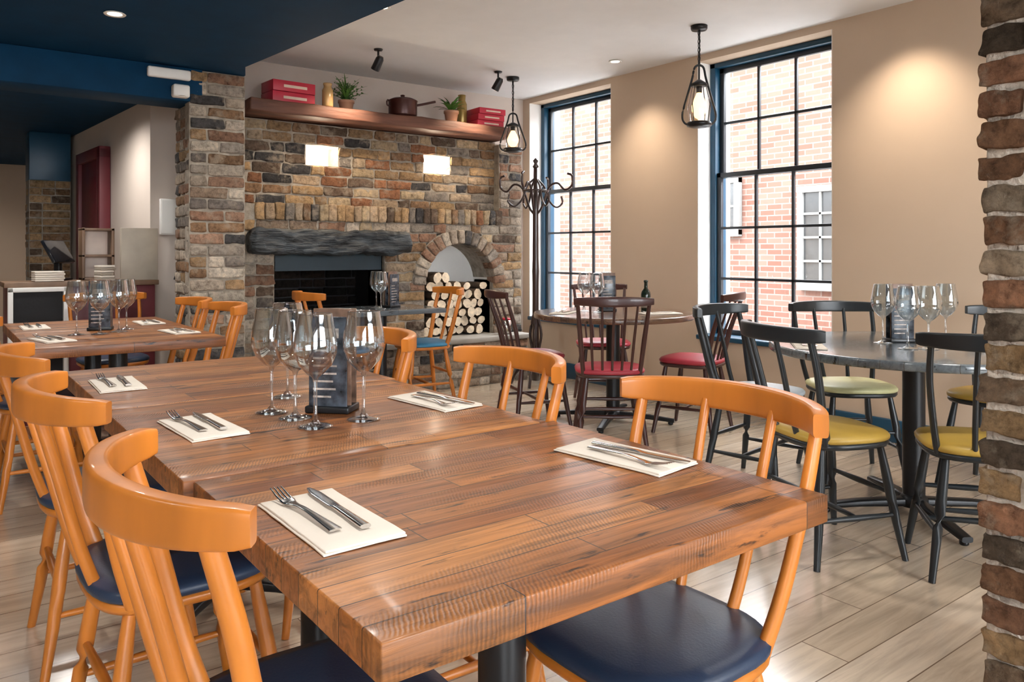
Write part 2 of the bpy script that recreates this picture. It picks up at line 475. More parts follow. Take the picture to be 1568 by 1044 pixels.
b = MB(); b.box((.80, 9.0, 1.88), (1.16, 9.35, LC-.003), 'bluep', r=.004)
panel(b, (.80, 9.0), (1, 0), (0, -1), .36, 0, 1.88, PAL_F[:4], res=(2, 1, 1), thick=.3)
b.box((.815, 9.03, 0), (1.15, 9.34, 1.88), 'mortar')
panel(b, (.80, 9.35), (0, -1), (-1, 0), .33, 0, 1.88, PAL_F[:4], res=(2, 1, 1), thick=.02, D=.08)
b.obj('brick_column')

d = V((-.187, 2.75, 0)).normalized(); nrm = V((-d.y, d.x, 0))
b = MB(); base = V((1.377, 6.5, 0))+nrm*.05
def wbox(b, t0, t1, z0, z1, out, mat):
    c = base+d*(t0+t1)/2
    b.box((-(t1-t0)/2, -out, -(z1-z0)/2), ((t1-t0)/2, out, (z1-z0)/2), mat, r=.004, axes=(d, nrm, V((0,0,1))), org=(c.x, c.y, (z0+z1)/2))
wbox(b, 1.15, 1.25, 0, 2.08, .045, 'maroon'); wbox(b, 1.95, 2.05, 0, 2.08, .045, 'maroon'); wbox(b, 1.15, 2.05, 2.0, 2.10, .045, 'maroon')
wbox(b, 1.25, 1.95, 0, 2.0, .015, 'maroon')
for zz in ((.2, .9), (1.05, 1.85)): wbox(b, 1.36, 1.84, zz[0], zz[1], .022, 'maroon')
b.obj('door_1')

b = MB()
panel(b, (1.36, 5.30), (1, 0), (0, -1), .36, 0, LC-.005, PAL_G+PAL_F[:3], res=(5, 1, 2), thick=.1, D=.12, amp=.008)
panel(b, (1.36, 5.68), (0, -1), (-1, 0), .365, 0, LC-.22, PAL_G+PAL_F[:3], res=(5, 1, 2), thick=.08, D=.08, amp=.008)
b.box((1.40, 5.40, 0), (1.71, 5.75, LC-.005), 'mortar')
b.obj('brick_pillar')
b = MB()
BRICKMAT = 'brickn'
PAL_N = [(.32,.18,.085),(.40,.255,.13),(.25,.13,.07),(.18,.12,.075),(.42,.31,.20),(.11,.08,.055),(.30,.15,.085),(.36,.275,.19)]
n = int(HC/.078)
for i in range(n):
    za = i*(HC/n); H = HC/n
    off = .11 if i % 2 else 0
    y = .87
    k = 0
    while y > .30:
        l = .225 if not (k == 0 and off) else .112
        brick_at(b, (2.115+R.uniform(-.008, .008), y-l/2+R.uniform(-.012, .006), za+H/2), V((0, -1, 0)), V((-1, 0, 0)), l-.010, H-R.uniform(.010, .018), .105, PAL_N, (20, 4, 8), amp=.010, r=.006)
        y -= l; k += 1
    x = 2.235
    while x < 2.55:
        brick_at(b, (x+.1, .865+R.uniform(-.004, .004), za+H/2), V((1, 0, 0)), V((0, 1, 0)), .2, H-.012, .1, PAL_N, (8, 3, 4), amp=.008, r=.010)
        x += .215
b.box((2.127, .30, 0), (2.60, .852, HC-.003), 'mortarw', r=.006, amp=.005, res=(6, 10, 60), freq=14)
b.obj('brick_pier')
BRICKMAT = 'brick'

# ------------------------------------------------------------------ fireplace
b = MB()
YU, YL = 5.88, 5.79
ax, az, ar = 3.77, .88, .36
def ex_up(z):
    e = []
    if 1.825 < z < 2.01: e += [(2.385-1.72, 2.66-1.72), (3.455-1.72, 3.725-1.72)]
    return e
panel(b, (1.72, YU), (1, 0), (0, -1), 2.50, 1.53, 2.18, PAL_F, excl=ex_up, res=(5, 1, 2), amp=.011, thick=.2, H=.082, L=.235)
def ex_lo(z):
    e = []
    if z < 1.17: e.append((2.10-1.72, 3.03-1.72))
    if z < az: e.append((ax-ar-1.72, ax+ar-1.72))
    elif z < az+ar+.11:
        rr = ar+.11; hw = math.sqrt(max(0, rr*rr-(z-az)**2)); e.append((ax-hw-1.72, ax+hw-1.72))
    return e
panel(b, (1.72, YL), (1, 0), (0, -1), 2.74, 0.0, 1.41, PAL_F[:6]+PAL_G, excl=ex_lo, res=(5, 1, 2), amp=.011, thick=.3, H=.082, L=.235)
panel(b, (4.20, YL), (1, 0), (0, -1), .26, 1.41, 2.15, PAL_G, res=(3, 1, 2), amp=.011, thick=.3, H=.082)
x = 1.95
while x < 4.2:
    w_ = R.uniform(.065, .08)
    brick_at(b, (x+w_/2, YL-.015, 1.475), V((1, 0, 0)), V((0, -1, 0)), w_-.008, .13, .10, PAL_F, (2, 1, 4), amp=.009, r=.009)
    x += w_
b.box((1.72, YL+.02, 1.41), (4.2, YL+.3, 1.53), 'mortar')
nv = 17
for i in range(nv):
    th = math.pi*(i+.5)/nv
    rr = ar+.06
    u = V((-math.sin(th), 0, math.cos(th))); rad = V((math.cos(th), 0, math.sin(th)))
    o = V((ax, YL, az))+rad*rr+V((0, .04, 0))
    col = R.choice(PAL_G); ww = V((0, -1, 0))
    b.box((-.033, -.07, -.06), (.033, .07, .06), 'brick', r=.009, amp=.007, res=(2, 1, 4), seed=R.uniform(0, 99), axes=(u, ww, rad) if u.cross(ww).dot(rad) > 0 else (-u, ww, rad), org=o, col=col)
seg = 24; vs = []; fs = []
for i in range(seg+1):
    th = math.pi*i/seg
    for r_, y_ in ((ar+.004, YL+.0), (ar+.125, YL+.0), (ar+.125, YL+.3), (ar+.004, YL+.5)):
        vs.append((ax+r_*math.cos(th), y_, az+r_*math.sin(th)))
for i in range(seg):
    for k in range(4):
        fs.append((i*4+k, i*4+(k+1) % 4, (i+1)*4+(k+1) % 4, (i+1)*4+k))
b.add(vs, fs, 'mortar', False)
b.box((3.30, 6.12, .40), (4.24, 6.18, 1.40), 'white')
b.box((3.34, YL+.06, .40), (3.41, 6.14, 1.1), 'white'); b.box((4.13, YL+.06, .40), (4.20, 6.14, 1.1), 'white')
BRICKMAT = 'brickd'
panel(b, (2.05, 6.34), (1, 0), (0, -1), 1.1, .40, 1.4, PAL_D, res=(2, 1, 1), thick=.05, mort=False)
BRICKMAT = 'brick'
b.box((2.03, 6.36, .36), (3.10, 6.42, 1.42), 'soot')
b.box((2.03, YL+.05, .36), (2.10, 6.4, 1.4), 'soot'); b.box((3.03, YL+.05, .36), (3.10, 6.4, 1.4), 'soot')
b.box((2.03, YL+.05, 1.34), (3.10, 6.4, 1.42), 'soot')
for xa, xb in ((2.385, 2.66), (3.455, 3.725)):
    b.box((xa-.03, 6.10, 1.79), (xb+.03, 6.149, 2.05), 'white')
    b.box((xa-.03, YU+.02, 1.79), (xa, 6.12, 2.05), 'white'); b.box((xb, YU+.02, 1.79), (xb+.03, 6.12, 2.05), 'white')
    b.box((xa-.03, YU+.02, 1.79), (xb+.03, 6.12, 1.822), 'white'); b.box((xa-.03, YU+.02, 2.012), (xb+.03, 6.12, 2.05), 'white')
b.box((1.73, YU+.02, 2.13), (4.45, 6.149, 2.17), 'mortar')
b.box((1.725, YU+.2, 1.0), (1.80, 6.14, 2.12), 'mortar'); b.box((4.36, YL+.02, 0), (4.452, 6.14, 2.12), 'mortar')
panel(b, (1.95, 5.62), (1, 0), (0, -1), 2.45, 0, .38, PAL_G, res=(4, 1, 2), amp=.007, thick=.06)
b.box((1.96, 5.64, 0), (4.40, 6.35, .375), 'mortar')
b.box((1.93, 5.59, .38), (4.42, 6.35, .425), 'cork', r=.008, amp=.004, res=(20, 4, 1), freq=5)
b.obj('brick_fireplace')
b = MB(); b.box((1.87, 5.59, 1.150), (3.17, 5.775, 1.335), 'charwood', r=.03, amp=.026, res=(60, 9, 9), freq=8, seed=3); b.obj('fireplace_lintel')
b = MB(); b.box((1.86, 5.62, 2.19), (4.24, 6.148, 2.285), 'mantel', r=.012, amp=.008, res=(30, 4, 3), freq=4, seed=5)
b.obj('mantel_shelf')
b = MB()
b.add([(2.12,5.84,1.17),(3.02,5.84,1.17),(3.02,5.84,1.02),(2.12,5.84,1.02),(2.3,6.2,1.33),(2.85,6.2,1.33),(2.85,6.25,1.02),(2.3,6.25,1.02)], [(0,3,2,1),(0,1,5,4),(4,5,6,7),(0,4,7,3),(1,2,6,5),(3,7,6,2)], 'ironblue', False)
b.obj('fireplace_hood')
b = MB()
b.box((2.35, 5.9, .52), (2.85, 6.2, .54), 'soot', r=.004)
for i in range(9): b.sweep([(2.36+i*.06, 5.9, .50), (2.36+i*.06, 5.88, .72)], .007, mat='soot', seg=6)
b.sweep([(2.34, 5.885, .70), (2.86, 5.885, .70)], .008, mat='soot', seg=6)
for x_ in (2.37, 2.83):
    for y_ in (5.93, 6.17): b.sweep([(x_, y_, .43), (x_, y_, .53)], .01, mat='soot', seg=6)
b.obj('fire_grate')
b = MB()
row = 0; z = .428
while z < 1.0:
    rr = .044
    zc = z+rr
    x = ax-ar+.05+(rr if row % 2 else 0)
    while x < ax+ar-.05:
        r_ = rr*R.uniform(.80, 1.06)
        hw = ar-.01 if zc < az else math.sqrt(max(0, (ar-.02)**2-(zc-az)**2))
        lim = .92+.06*math.sin((x-3.4)*9)
        if abs(x-ax)+r_ < hw and zc < lim:
            y0 = YL+.02+R.uniform(0, .06)
            nn = 10; vs = []
            ph = R.uniform(0, 6)
            rad = [r_*(1+.12*math.sin(2*2*math.pi*k/nn+ph)+R.uniform(-.08, .06)) for k in range(nn)]
            for yy in (y0, y0+.24):
                for k in range(nn):
                    t = 2*math.pi*k/nn; vs.append((x+rad[k]*math.cos(t), yy, zc+rad[k]*math.sin(t)))
            b.add(vs, [(k, (k+1) % nn, (k+1) % nn+nn, k+nn) for k in range(nn)], 'bark')
            b.add(vs[:nn], [tuple(range(nn))[::-1]], 'logend', False)
            b.add(vs[nn:], [tuple(range(nn))], 'logend', False)
        x += rr*2.02
    z += rr*1.78; row += 1
b.obj('log_pile')

# ------------------------------------------------------------------ windows
def window(name, y0, y1):
    b = MB(); xa, xb = 4.915, 5.0
    t = .055
    b.box((xa-.02, y0, SILL), (xb+.03, y0+t, HEAD), 'bluep', r=.005); b.box((xa-.02, y1-t, SILL), (xb+.03, y1, HEAD), 'bluep', r=.005)
    b.box((xa-.02, y0, HEAD-t*.7), (xb+.03, y1, HEAD), 'bluep', r=.005)
    b.box((4.72, y0+.007, SILL), (xb+.03, y1-.007, SILL+.035), 'bluep', r=.006)
    ya, yb = y0+t, y1-t; za, zb = SILL+.035, HEAD-t*.7
    zm = za+(zb-za)*.595
    for (z0, z1, rows, x0) in ((za, zm+.02, 3, xa), (zm-.02, zb, 2, xa+.035)):
        x1 = x0+.032
        s = .038
        b.box((x0, ya, z0), (x1, ya+s, z1), 'darkbar', r=.003); b.box((x0, yb-s, z0), (x1, yb, z1), 'darkbar', r=.003)
        b.box((x0, ya, z0), (x1, yb, z0+s), 'darkbar', r=.003); b.box((x0, ya, z1-s), (x1, yb, z1), 'darkbar', r=.003)
        for k in (1, 2):
            yy = ya+s+(yb-ya-2*s)*k/3
            b.box((x0+.004, yy-.010, z0), (x1-.004, yy+.010, z1), 'darkbar', r=.003)
        for k in range(1, rows):
            zz = z0+s+(z1-z0-2*s)*k/rows
            b.box((x0+.004, ya, zz-.010), (x1-.004, yb, zz+.010), 'darkbar', r=.003)
        xm = (x0+x1)/2
        b.add([(xm, ya, z0), (xm, yb, z0), (xm, yb, z1), (xm, ya, z1)], [(0, 1, 2, 3)], 'pane', False)
    b.obj(name)
window('window_1', *W1); window('window_2', *W2)

# ------------------------------------------------------------------ street
b = MB(); b.box((5.2, -30, -.3), (30, 28, -.2), 'asphalt'); b.box((-25, -30, -.3), (5.2, -3.3, -.2), 'asphalt'); b.obj('pavement_ground')
b = MB(); b.box((9.0, -4, -.2), (9.4, 22, 3.9), 'ext')
b.obj('building_facade')
def sash(name, y0, y1, z0, z1, cols, rows):
    b = MB(); x = 9.0
    fm = 'extwhite'
    b.box((x-.05, y0, z0), (x-.02, y1, z1), 'extglass')
    for a, c in ((y0-.05, y0+.03), (y1-.03, y1+.05)): b.box((x-.09, a, z0-.05), (x-.001, c, z1+.05), fm, r=.005)
    for a, c in ((z0-.07, z0+.03), (z1-.03, z1+.05)): b.box((x-.10, y0-.05, a), (x-.001, y1+.05, c), fm, r=.005)
    for k in range(1, cols):
        yy = y0+(y1-y0)*k/cols; b.box((x-.075, yy-.014, z0), (x-.045, yy+.014, z1), fm)
    for k in range(1, rows):
        zz = z0+(z1-z0)*k/rows; b.box((x-.075, y0, zz-.014), (x-.045, y1, zz+.014), fm)
    b.obj(name)
sash('window_3', 4.95, 5.75, .75, 1.95, 3, 4); sash('window_4', 6.75, 7.5, 1.45, 2.15, 2, 2); sash('window_5', 10.7, 11.5, .9, 2.3, 3, 4)

# ------------------------------------------------------------------ chairs
def chair_mesh(wood, seat, kind='rail'):
    b = MB()
    sh = (3.2, 1.0, .95)
    b.lathe([(.17, .425), (.198, .43), (.205, .44), (.203, .452)], (0, .0, 0), wood, 40, shape=sh)
    b.lathe([(.198, .450), (.207, .458), (.208, .468), (.200, .478), (.17, .485), (.10, .488), (.02, .489)], (0, 0, 0), seat, 40, shape=sh)
    for sx in (-1, 1):
        for sy in (-1, 1):
            p = crom([(sx*.145, sy*.13, .43), (sx*.165, sy*.152, .28), (sx*.185, sy*.172, .14), (sx*.205, sy*.195, 0)], 3)
            b.sweep(p, [.013, .015, .017, .018, .018, .017, .016, .0145, .013, .012][:len(p)], mat=wood, seg=12)
    zst = .17
    for sx in (-1, 1):
        b.sweep([(sx*.182, -.168, zst), (sx*.182, 0, zst), (sx*.182, .168, zst)], [.008, .012, .008], mat=wood, seg=10)
    b.sweep([(-.182, 0, zst), (0, 0, zst), (.182, 0, zst)], [.008, .012, .008], mat=wood, seg=10)
    for sy in (-1, 1):
        b.sweep([(-.172, sy*.157, .25), (0, sy*.157, .25), (.172, sy*.157, .25)], [.008, .012, .008], mat=wood, seg=10)
    if kind == 'rail':
        n = 29; path = []; ra = []; rb = []
        for i in range(n):
            t = -1+2*i/(n-1)
            path.append((.248*math.sin(t*1.15)/math.sin(1.15), -.305+.115*(1-math.cos(t*1.15))/(1-math.cos(1.15)), .862))
            e = 1 if abs(t) < .97 else .90
            rb.append((.031-.008*abs(t)**2)*e); ra.append((.0145+.002*(1-abs(t)))*e)
        b.sweep(path, ra, rb, wood, seg=28, ex=6.5)
        for sx in (-1, 1):
            p = crom([(sx*.170, -.125, .44), (sx*.192, -.160, .56), (sx*.212, -.195, .72), (sx*.216, -.230, .850)], 5)
            b.sweep(p, lerp(.0125, .011, len(p)), lerp(.019, .014, len(p)), wood, seg=12, up=(0, 1, 0))
            p = crom([(sx*.062, -.170, .44), (sx*.072, -.210, .56), (sx*.080, -.252, .72), (sx*.084, -.288, .850)], 5)
            b.sweep(p, lerp(.0105, .009, len(p)), lerp(.013, .011, len(p)), wood, seg=12)
    else:
        n = 17; path = []; ra = []; rb = []
        for i in range(n):
            t = -1+2*i/(n-1)
            path.append((.225*t, -.315+.05*t*t, .885)); rb.append(.030-.010*t*t); ra.append(.012)
        b.sweep(path, ra, rb, wood, seg=14, ex=3.5)
        for k in range(7):
            t = -1+2*k/6
            top = (.205*t, -.313+.05*t*t, .875); bot = (.165*t, -.175+.03*t*t, .445)
            mid = V(top)*.5+V(bot)*.5
            r0 = .013 if abs(t) > .9 else .0075
            b.sweep([bot, (mid.x, mid.y+.012, mid.z), top], [r0, r0*1.15, r0*.85], mat=wood, seg=10)
    return b.mesh('dining_chair')
CH = {}
def chair(x, y, dx, dy, wood='orange', seat='navy_seat', kind='rail'):
    k = (wood, seat, kind)
    if k not in CH: CH[k] = chair_mesh(*k)
    inst(CH[k], 'dining_chair', (x, y, 0), math.atan2(dy, dx)-math.pi/2)
chair(.482, 1.12, 1, .0); chair(.46, 1.91, 1, .03); chair(.45, 2.64, 1, -.02)
chair(1.07, 1.02, -1, .0); chair(1.07, 1.74, -1, .03); chair(1.06, 2.50, -1, 0)
chair(.45, 4.35, 1, 0); chair(.45, 5.0, 1, 0)
chair(1.08, 4.34, -1, .05); chair(1.06, 4.92, -1, -.02); chair(.98, 5.70, 0.05, -1)
chair(3.06, 5.24, -.98, .15, 'orange', 'blue_seat'); chair(2.36, 5.22, 1, -.05, 'orange', 'blue_seat')
chair(3.30, 3.42, .62, .78, 'maroonwood', 'red_seat', 'stick'); chair(3.33, 4.20, .94, -.30, 'maroonwood', 'red_seat', 'stick')
chair(4.02, 3.38, -.35, .93, 'maroonwood', 'red_seat', 'stick'); chair(4.20, 4.42, -.6, -.8, 'maroonwood', 'red_seat', 'stick')
chair(2.86, 1.73, .93, -.37, 'blackwood', 'yellow_seat', 'rail'); chair(3.90, 2.22, -.6, -.8, 'blackwood', 'pale_seat', 'rail')
chair(3.12, 1.27, .79, .61, 'blackwood', 'yellow_seat', 'rail'); chair(4.20, 1.62, -1, .05, 'blackwood', 'yellow_seat', 'rail')
chair(3.36, 2.40, .15, -.98, 'blackwood', 'white_seat', 'rail')

# ------------------------------------------------------------------ tables
def pedestal(b, cx, cy, h, r=.043, span=.30, ang=math.pi/4):
    b.sweep([(cx, cy, .03), (cx, cy, h)], r, mat='blackmetal', seg=24)
    b.lathe([(.09, h-.02), (.09, h)], (cx, cy, 0), 'blackmetal', 24)
    b.lathe([(.06, .03), (.06, .06), (.045, .085)], (cx, cy, 0), 'blackmetal', 24)
    for k in range(4):
        a = ang+k*math.pi/2
        dx, dy = math.cos(a), math.sin(a)
        b.sweep([(cx+dx*.03, cy+dy*.03, .05), (cx+dx*span*.6, cy+dy*span*.6, .043), (cx+dx*span, cy+dy*span, .028)], [.03, .026, .022], [.02, .016, .012], 'blackmetal', seg=12, ex=4)
        b.lathe([(.014, 0), (.018, .004), (.018, .02)], (cx+dx*(span-.025), cy+dy*(span-.025), 0), 'blackmetal', 12)
def table(x0, x1, y0, y1, mat='tabletop', thick=.048):
    cx, cy = (x0+x1)/2, (y0+y1)/2; b = MB()
    b.box((x0-cx, y0-cy, .75-thick), (x1-cx, y1-cy, .75), mat, r=.003, amp=.0008, res=(14, 12, 1), freq=9)
    pedestal(b, 0, 0, .75-thick, ang=math.pi/4, span=.33)
    b.obj('dining_table', (cx, cy, 0))
table(.388, 1.247, .750, 1.489); table(.372, 1.226, 1.495, 2.290); table(.380, 1.240, 2.296, 3.13)
table(.35, 1.18, 3.93, 4.70); table(.35, 1.18, 4.705, 5.42)
table(2.30, 3.10, 4.95, 5.50, 'bluetop', .035)
def rtable(x, y, r, mat, thick=.04, ang=.3):
    b = MB()
    b.lathe([(r-.03, .75-thick), (r-.003, .75-thick+.004), (r, .75-thick+.01), (r, .742), (r-.004, .749), (r-.012, .75), (r*.6, .75), (.01, .75)], (0, 0, 0), mat, 72)
    pedestal(b, 0, 0, .75-thick, r=.047, span=.42, ang=ang)
    b.obj('round_dining_table', (x, y, 0))
rtable(3.55, 1.72, .62, 'bluetop', ang=-.65); rtable(3.80, 3.90, .55, 'darktop', ang=.6)

# ------------------------------------------------------------------ tableware
def wineglass_mesh(H=.27):
    b = MB(); b.capt = False
    k = H/.27
    pr = [(.041,0),(.042,.002),(.030,.005),(.012,.009),(.005,.018),(.0042,.06),(.0042,.105),(.008,.118),(.022,.128),(.040,.148),(.0505,.175),(.052,.195),(.049,.22),(.044,.245),(.040,.27)]
    b.lathe([(r*k, z*k) for r, z in pr], (0,0,0), 'glass', 36)
    b.capb = False
    b.lathe([((r-.0014)*k, z*k) for r, z in pr[8:]], (0,0,0), 'glass', 36)
    b.sweep([(.0395*k*math.cos(t*math.pi/18), .0395*k*math.sin(t*math.pi/18), H) for t in range(36)], .0011, mat='glass', seg=6, closed=True)
    return b.mesh('wine_glass')
WG = wineglass_mesh()
def glass(x, y, z=.7505, s=1.0):
    o = inst(WG, 'wine_glass', (x, y, z)); o.scale = (s, s, s)
def gp(u, v, z=.75):
    a = (u-CX)/FX; dd = (CAMZ-z)*FX/(v-HZ)
    return (dd*(.6+.8*a), dd*(.8-.6*a))
def menu_mesh():
    b = MB()
    b.box((-.060, -.042, 0), (.060, .042, .018), 'blackmetal', r=.004)
    rr = random.Random(3)
    for i, (y, m, h, dx) in enumerate(((-.030, 'menu', .25, 0), (-.010, 'menubrown', .27, .004), (.010, 'menu', .262, -.006), (.030, 'menubrown', .268, .003))):
        b.box((-.052+dx, y-.0025, .012), (.052+dx, y+.0025, h), m, r=.0015)
        if i in (0, 3):
            yf = y-.0032 if i == 0 else y+.0026
            b.box((-.030+dx, yf, h-.055), (.030+dx, yf+.0006, h-.03), 'print')
            for k in range(7):
                w = rr.uniform(.02, .040); b.box((-.040+dx, yf, .04+k*.02), (-.040+dx+w*2, yf+.0006, .045+k*.02), 'print')
    return b.mesh('menu_holder')
MN = menu_mesh()
inst(MN, 'menu_holder', (.855, 1.93, .7505), rz=-.80)
for u, v in ((416, 631), (452, 640), (483, 653), (557, 642)):
    x, y = gp(u, v); glass(x, y)
x, y = gp(462, 612); glass(x-.015, y+.07)
inst(MN, 'menu_holder', (.74, 4.66, .7505), rz=-.3)
for xx, yy in ((.60, 4.45), (.70, 4.42), (.80, 4.49), (.86, 4.62)): glass(xx, yy)
inst(MN, 'menu_holder', (3.62, 1.82, .7505), rz=-.64)
for du, dv in ((1352, 525), (1390, 534), (1422, 534), (1448, 524)):
    x, y = gp(du, dv); glass(x, y, s=1.0)
inst(MN, 'menu_holder', (3.84, 4.0, .7505), rz=-.5); glass(3.70, 3.95); glass(3.70, 4.08); glass(3.95, 4.12)
inst(MN, 'menu_holder', (2.80, 5.25, .7505), rz=.4); glass(2.66, 5.15); glass(2.70, 5.30)
def bottle(x, y, z=.7505):
    b = MB()
    b.lathe([(.03, 0), (.034, .004), (.034, .12), (.030, .14), (.013, .165), (.012, .205), (.015, .206), (.015, .22), (.01, .222)], (0,0,0), 'bottle', 24)
    b.lathe([(.0346, .03), (.0346, .10)], (0,0,0), 'greypanel', 24)
    b.obj('sauce_bottle', (x, y, z))
bottle(4.0, 3.78); bottle(3.74, 1.90)

def napkin_mesh():
    b = MB()
    b.box((-.065, -.135, 0), (.065, .135, .003), 'paper', r=.0012, amp=.0012, res=(5, 8, 1), freq=20)
    b.box((-.062, -.133, .003), (.064, .131, .0065), 'paper', r=.0012, amp=.0012, res=(5, 8, 1), freq=20, seed=4)
    return b.mesh('napkin')
def fork_mesh():
    b = MB()
    p = crom([(0, -.105, .004), (0, -.06, .006), (0, 0, .008), (0, .035, .006), (0, .055, .004), (0, .068, .006)], 4)
    n = len(p)
    ra = [0]*n
    for i in range(n):
        t = p[i].y
        ra[i] = .0105-.055*(t+.105) if t < -.02 else .0055 if t < .03 else .0055+(t-.03)*.22
        ra[i] = max(.0035, min(.0125, ra[i]))
    b.sweep(p, ra, .0016, 'steel', seg=10, ex=3)
    for k in range(4):
        x = -.0098+k*.0065
        b.sweep([(x*.95, .062, .005), (x, .085, .009), (x*.95, .112, .016)], [.0022, .002, .0012], [.0012, .0012, .001], 'steel', seg=6)
    return b.mesh('fork')
def knife_mesh():
    b = MB()
    p = [(0, -.11+.012*i, .005) for i in range(20)]
    ra = []
    for i in range(20):
        y = p[i][1]
        ra.append(.009-.02*(y+.11) if y < 0 else .0095 if y < .09 else .0095-(y-.09)*.22)
    ra = [max(.003, r) for r in ra]; rb = [.0035 if p[i][1] < 0 else .0011 for i in range(20)]
    b.sweep(p, ra, rb, 'steel', seg=12, ex=2.6)
    return b.mesh('table_knife')
NM, FM, KM = napkin_mesh(), fork_mesh(), knife_mesh()
def setting(x, y, rz=0.0, z=.7512, flip=False):
    inst(NM, 'napkin', (x, y, z), rz)
    c, s = math.cos(rz), math.sin(rz)
    def pl(me, nm, dx, dy, da):
        inst(me, nm, (x+c*dx-s*dy, y+s*dx+c*dy, z+.0068), rz+da+(math.pi if flip else 0))
    pl(FM, 'fork', -.026, .03 if not flip else -.03, .05 if not flip else -.10); pl(KM, 'table_knife', .022, .02 if not flip else -.02, -.02 if not flip else .08)
setting(.500, 1.145, .0); setting(.522, 1.925, .05); setting(.475, 2.70, -.03)
setting(1.135, 1.135, .12, flip=True); setting(1.13, 1.87, .1, flip=True); setting(1.13, 2.75, .0, flip=True)
setting(.47, 4.25, .2); setting(.47, 5.0); setting(1.05, 4.3, .1, flip=True); setting(1.04, 4.95, flip=True)
setting(3.13, 1.98, -.9); setting(3.72, 1.38, .8); setting(3.95, 3.6, 1.2); setting(3.48, 4.05, -1.0)

# ------------------------------------------------------------------ pendants
def pendant(x, y, zt, zb):
    b = MB()
    h = zt-zb
    b.lathe([(.05, HC-.03), (.055, HC-.02), (.055, HC-.001)], (0,0,0), 'blackmetal', 24)
    z = HC-.03; k = 0
    while z > zt+.02:
        a = 0 if k % 2 else math.pi/2
        b.sweep([(math.cos(a)*.009*math.cos(t*math.pi/5), math.sin(a)*.009*math.cos(t*math.pi/5), z-.016+.019*math.sin(t*math.pi/5)) for t in range(10)], .003, mat='blackmetal', seg=6, closed=True, up=(math.sin(a)+.01, math.cos(a), 0))
        z -= .029; k += 1
    b.sweep([(0, 0, HC-.03), (.004, 0, (HC+zt)/2), (0, 0, zt)], .003, mat='blackmetal', seg=6)
    for a in (-.64,):
        for s in (-1, 1):
            p = crom([(0, 0, zt), (s*.030, 0, zt-.05*h), (s*.046, 0, zt-.22*h), (s*.082, 0, zt-.52*h), (s*.112, 0, zt-.80*h), (s*.096, 0, zt-.93*h), (s*.05, 0, zb+.015)], 5)
            p = [V((q.x*math.cos(a), q.x*math.sin(a), q.z)) for q in p]
            b.sweep(p, .0075, mat='blackmetal', seg=8)
    b.lathe([(.012, zt-.24*h), (.05, zt-.30*h), (.058, zt-.34*h), (.045, zt-.35*h)], (0,0,0), 'blackmetal', 28)
    b.sweep([(0,0,zt),(0,0,zt-.26*h)], .006, mat='blackmetal', seg=8)
    b.lathe([(.018, zt-.45*h), (.02, zt-.33*h)], (0,0,0), 'blackmetal', 20)
    b.lathe([(.050, zb), (.080, zb+.008), (.084, zb+.022), (.078, zb+.034), (.066, zb+.038)], (0,0,0), 'blackmetal', 28)
    for k in range(4):
        a = k*math.pi/2+.15
        b.sweep([(.066*math.cos(a), .066*math.sin(a), zb+.03), (.082*math.cos(a), .082*math.sin(a), zb+.35*h), (.052*math.cos(a), .052*math.sin(a), zt-.34*h)], .003, mat='blackmetal', seg=6)
    b.capb = b.capt = False
    b.lathe([(.062, zb+.036), (.074, zb+.16*h+.03), (.078, zb+.34*h), (.066, zb+.50*h), (.050, zt-.34*h)], (0,0,0), 'lampglass', 28)
    b.capb = b.capt = True
    b.lathe([(.008, zb+.13*h), (.028, zb+.16*h), (.048, zb+.27*h), (.049, zb+.34*h), (.034, zb+.45*h), (.017, zb+.54*h), (.014, zb+.56*h)], (0,0,0), 'bulb', 20)
    o = b.obj('pendant_lantern', (x, y, 0))
    l = bpy.data.lights.new('bulb_light', 'POINT'); l.energy = 16; l.color = (1, .68, .36); l.shadow_soft_size = .04
    lo = bpy.data.objects.new('bulb_light', l); lo.location = (0, 0, zb+.32*h); lo.parent = o
    bpy.context.scene.collection.objects.link(lo)
pendant(4.13, 3.42, 2.42, 2.0); pendant(4.06, 5.40, 2.37, 2.03)

# ------------------------------------------------------------------ downlights
def downlight(x, y, z, e=60, ang=110, blend=.6, tilt=(0, 0), col=(1, .95, .89), size=.04):
    b = MB()
    b.lathe([(.045, -.001), (.052, -.006), (.048, -.010), (.036, -.006)], (0,0,0), 'white', 28)
    b.lathe([(.001, -.0065), (.034, -.007), (.034, -.004)], (0,0,0), 'lens', 24)
    o = b.obj('recessed_downlight', (x, y, z))
    l = bpy.data.lights.new('downlight_lamp', 'SPOT'); l.energy = e; l.spot_size = math.radians(ang); l.spot_blend = blend
    l.color = col; l.shadow_soft_size = size
    lo = bpy.data.objects.new('downlight_lamp', l); lo.location = (0, 0, -.06); lo.parent = o
    lo.rotation_euler = (tilt[0], tilt[1], 0)
    bpy.context.scene.collection.objects.link(lo)
E = 62
for x, y in ((.747, 4.3), (.85, 6.7), (.8, 2.3), (.75, .6), (-1.2, 1.5), (.25, 5.95), (.3, 11)): downlight(x, y, LC, E, 160, .9)  # out-of-frame ones are added to fill the room and brighten the rear wall
downlight(4.36, 4.45, HC, 55, 100, 1, (0, math.radians(-10)), (1, .84, .66)); downlight(4.38, 2.30, HC, 70, 100, 1, (0, math.radians(-10)), (1, .84, .66))
for x, y in ((2.24, 4.32), (3.2, .9), (3.0, -1.2)): downlight(x, y, HC, E*1.15, 160, .9)  # those beyond the frame are unseen lamps added as room fill

